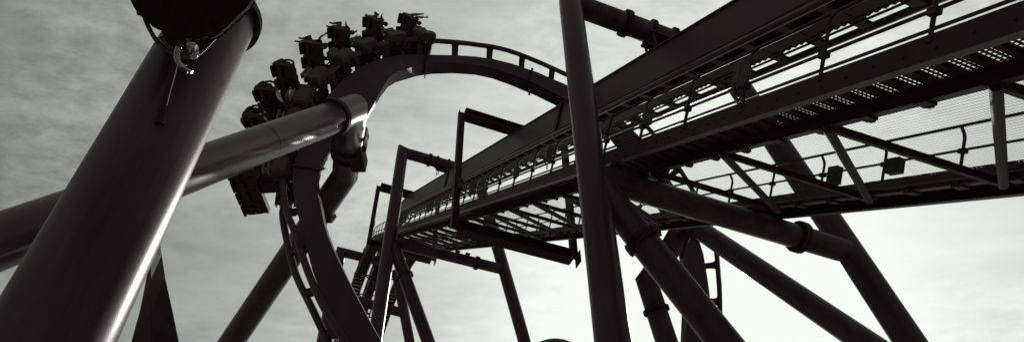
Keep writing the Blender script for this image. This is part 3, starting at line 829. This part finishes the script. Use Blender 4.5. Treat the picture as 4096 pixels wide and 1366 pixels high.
# ------------------------------------------------------------------ sky, sun, camera
sun_dir = ray(2900, 1210).normalized()
s_el = math.asin(sun_dir.z); s_az = math.atan2(sun_dir.x, sun_dir.y)
sl = bpy.data.lights.new('sun', 'SUN'); sl.energy = 2.0; sl.angle = math.radians(.6); sl.color = (1, .97, .92)
so = bpy.data.objects.new('sun', sl); C.objects.link(so); so.rotation_euler = (-sun_dir).to_track_quat('-Z', 'Y').to_euler(); so.location = (0, 0, 90)
w = bpy.data.worlds.new('World'); bpy.context.scene.world = w; w.use_nodes = True; nt = w.node_tree; N = nt.nodes; L = nt.links
bg = N['Background']
sky = N.new('ShaderNodeTexSky'); sky.sky_type = 'NISHITA'; sky.sun_disc = False; sky.sun_elevation = s_el; sky.sun_rotation = s_az
sky.dust_density = 4.; sky.air_density = 1.2
bw = N.new('ShaderNodeRGBToBW'); L.new(sky.outputs[0], bw.inputs[0])
tc = N.new('ShaderNodeTexCoord')
def math_(op, a, b=None, c=None):
    n = N.new('ShaderNodeMath'); n.operation = op
    for i, x in enumerate((a, b, c)):
        if x is None: continue
        if isinstance(x, (int, float)): n.inputs[i].default_value = x
        else: L.new(x, n.inputs[i])
    return n.outputs[0]
sep = N.new('ShaderNodeSeparateXYZ'); L.new(tc.outputs['Generated'], sep.inputs[0])
zc = math_('MAXIMUM', sep.outputs[2], .06)
cb_ = N.new('ShaderNodeCombineXYZ'); L.new(math_('DIVIDE', sep.outputs[0], zc), cb_.inputs[0]); L.new(math_('DIVIDE', sep.outputs[1], zc), cb_.inputs[1])
def noise(scale, det, rough, dist, rot=0., st=(1, 1, 1)):
    mp = N.new('ShaderNodeMapping'); mp.inputs['Rotation'].default_value = (0, 0, rot); mp.inputs['Scale'].default_value = st; L.new(cb_.outputs[0], mp.inputs[0])
    n = N.new('ShaderNodeTexNoise'); n.inputs['Scale'].default_value = scale; n.inputs['Detail'].default_value = det; n.inputs['Roughness'].default_value = rough; n.inputs['Distortion'].default_value = dist
    L.new(mp.outputs[0], n.inputs[0]); return n.outputs['Fac']
c1 = noise(2.2, 10, .6, .35, .75, (1, 2.6, 1)); c3 = noise(1.3, 4, .5, .2, .2); c2 = noise(15., 10, .66, .25, -.35, (1, 1.7, 1))
def ramp(x, lo, hi):
    n = N.new('ShaderNodeMapRange'); n.inputs['From Min'].default_value = lo; n.inputs['From Max'].default_value = hi; L.new(x, n.inputs[0]); return n.outputs[0]
dn = N.new('ShaderNodeVectorMath'); dn.operation = 'DOT_PRODUCT'; nm = N.new('ShaderNodeVectorMath'); nm.operation = 'NORMALIZE'
L.new(tc.outputs['Generated'], nm.inputs[0]); L.new(nm.outputs[0], dn.inputs[0]); dn.inputs[1].default_value = sun_dir
dp = math_('MAXIMUM', dn.outputs['Value'], 0.)
veil = math_('ADD', math_('MULTIPLY', ramp(c1, .34, .68), .5), math_('MULTIPLY', math_('MULTIPLY', ramp(c2, .36, .66), math_('ADD', ramp(c3, .4, .6), .25)), .6))   # thin high cloud
base = math_('MULTIPLY', bw.outputs[0], .055)
GL1, GL2, GB = 2.6, 11., .60
back_ = math_('MULTIPLY', math_('POWER', math_('SUBTRACT', 1., dp), 3.), 1.1)      # paler sky opposite the sun
forward = math_('ADD', math_('ADD', math_('MULTIPLY', math_('POWER', dp, 1.5), 3.75), math_('MULTIPLY', math_('POWER', dp, 8.), 3.3)), math_('ADD', back_, .06))   # light scattered forward by thin cloud
cloud = math_('MULTIPLY', forward, math_('ADD', math_('MULTIPLY', veil, math_('MULTIPLY', math_('SUBTRACT', 1.08, math_('POWER', dp, 10.)), .56)), math_('ADD', math_('MULTIPLY', math_('POWER', dp, 10.), .36), .62)))
tot = math_('ADD', math_('MULTIPLY', base, .5), cloud)
tint = N.new('ShaderNodeVectorMath'); tint.operation = 'SCALE'; tint.inputs[0].default_value = (.955, 1.0, .922); L.new(math_('MINIMUM', tot, 6.95), tint.inputs['Scale'])
L.new(tint.outputs[0], bg.inputs[0]); bg.inputs[1].default_value = .14

cam = bpy.data.cameras.new('camera'); co = bpy.data.objects.new('camera', cam); C.objects.link(co)
cam.sensor_fit = 'HORIZONTAL'; cam.sensor_width = 36; cam.lens = 36*F_PX/4096; cam.shift_y = (CY-683)/4096; cam.clip_end = 4000; cam.clip_start = .05
cx_, cy_, cz_ = w_of(V((1, 0, 0))), w_of(V((0, -1, 0))), w_of(V((0, 0, -1)))
mx = Matrix((cx_, cy_, cz_)).transposed().to_4x4(); mx.translation = CAM; co.matrix_world = mx
sc = bpy.context.scene; sc.camera = co
sc.view_settings.view_transform = 'Standard'; sc.view_settings.look = 'None'; sc.view_settings.exposure = 0; sc.view_settings.gamma = 1
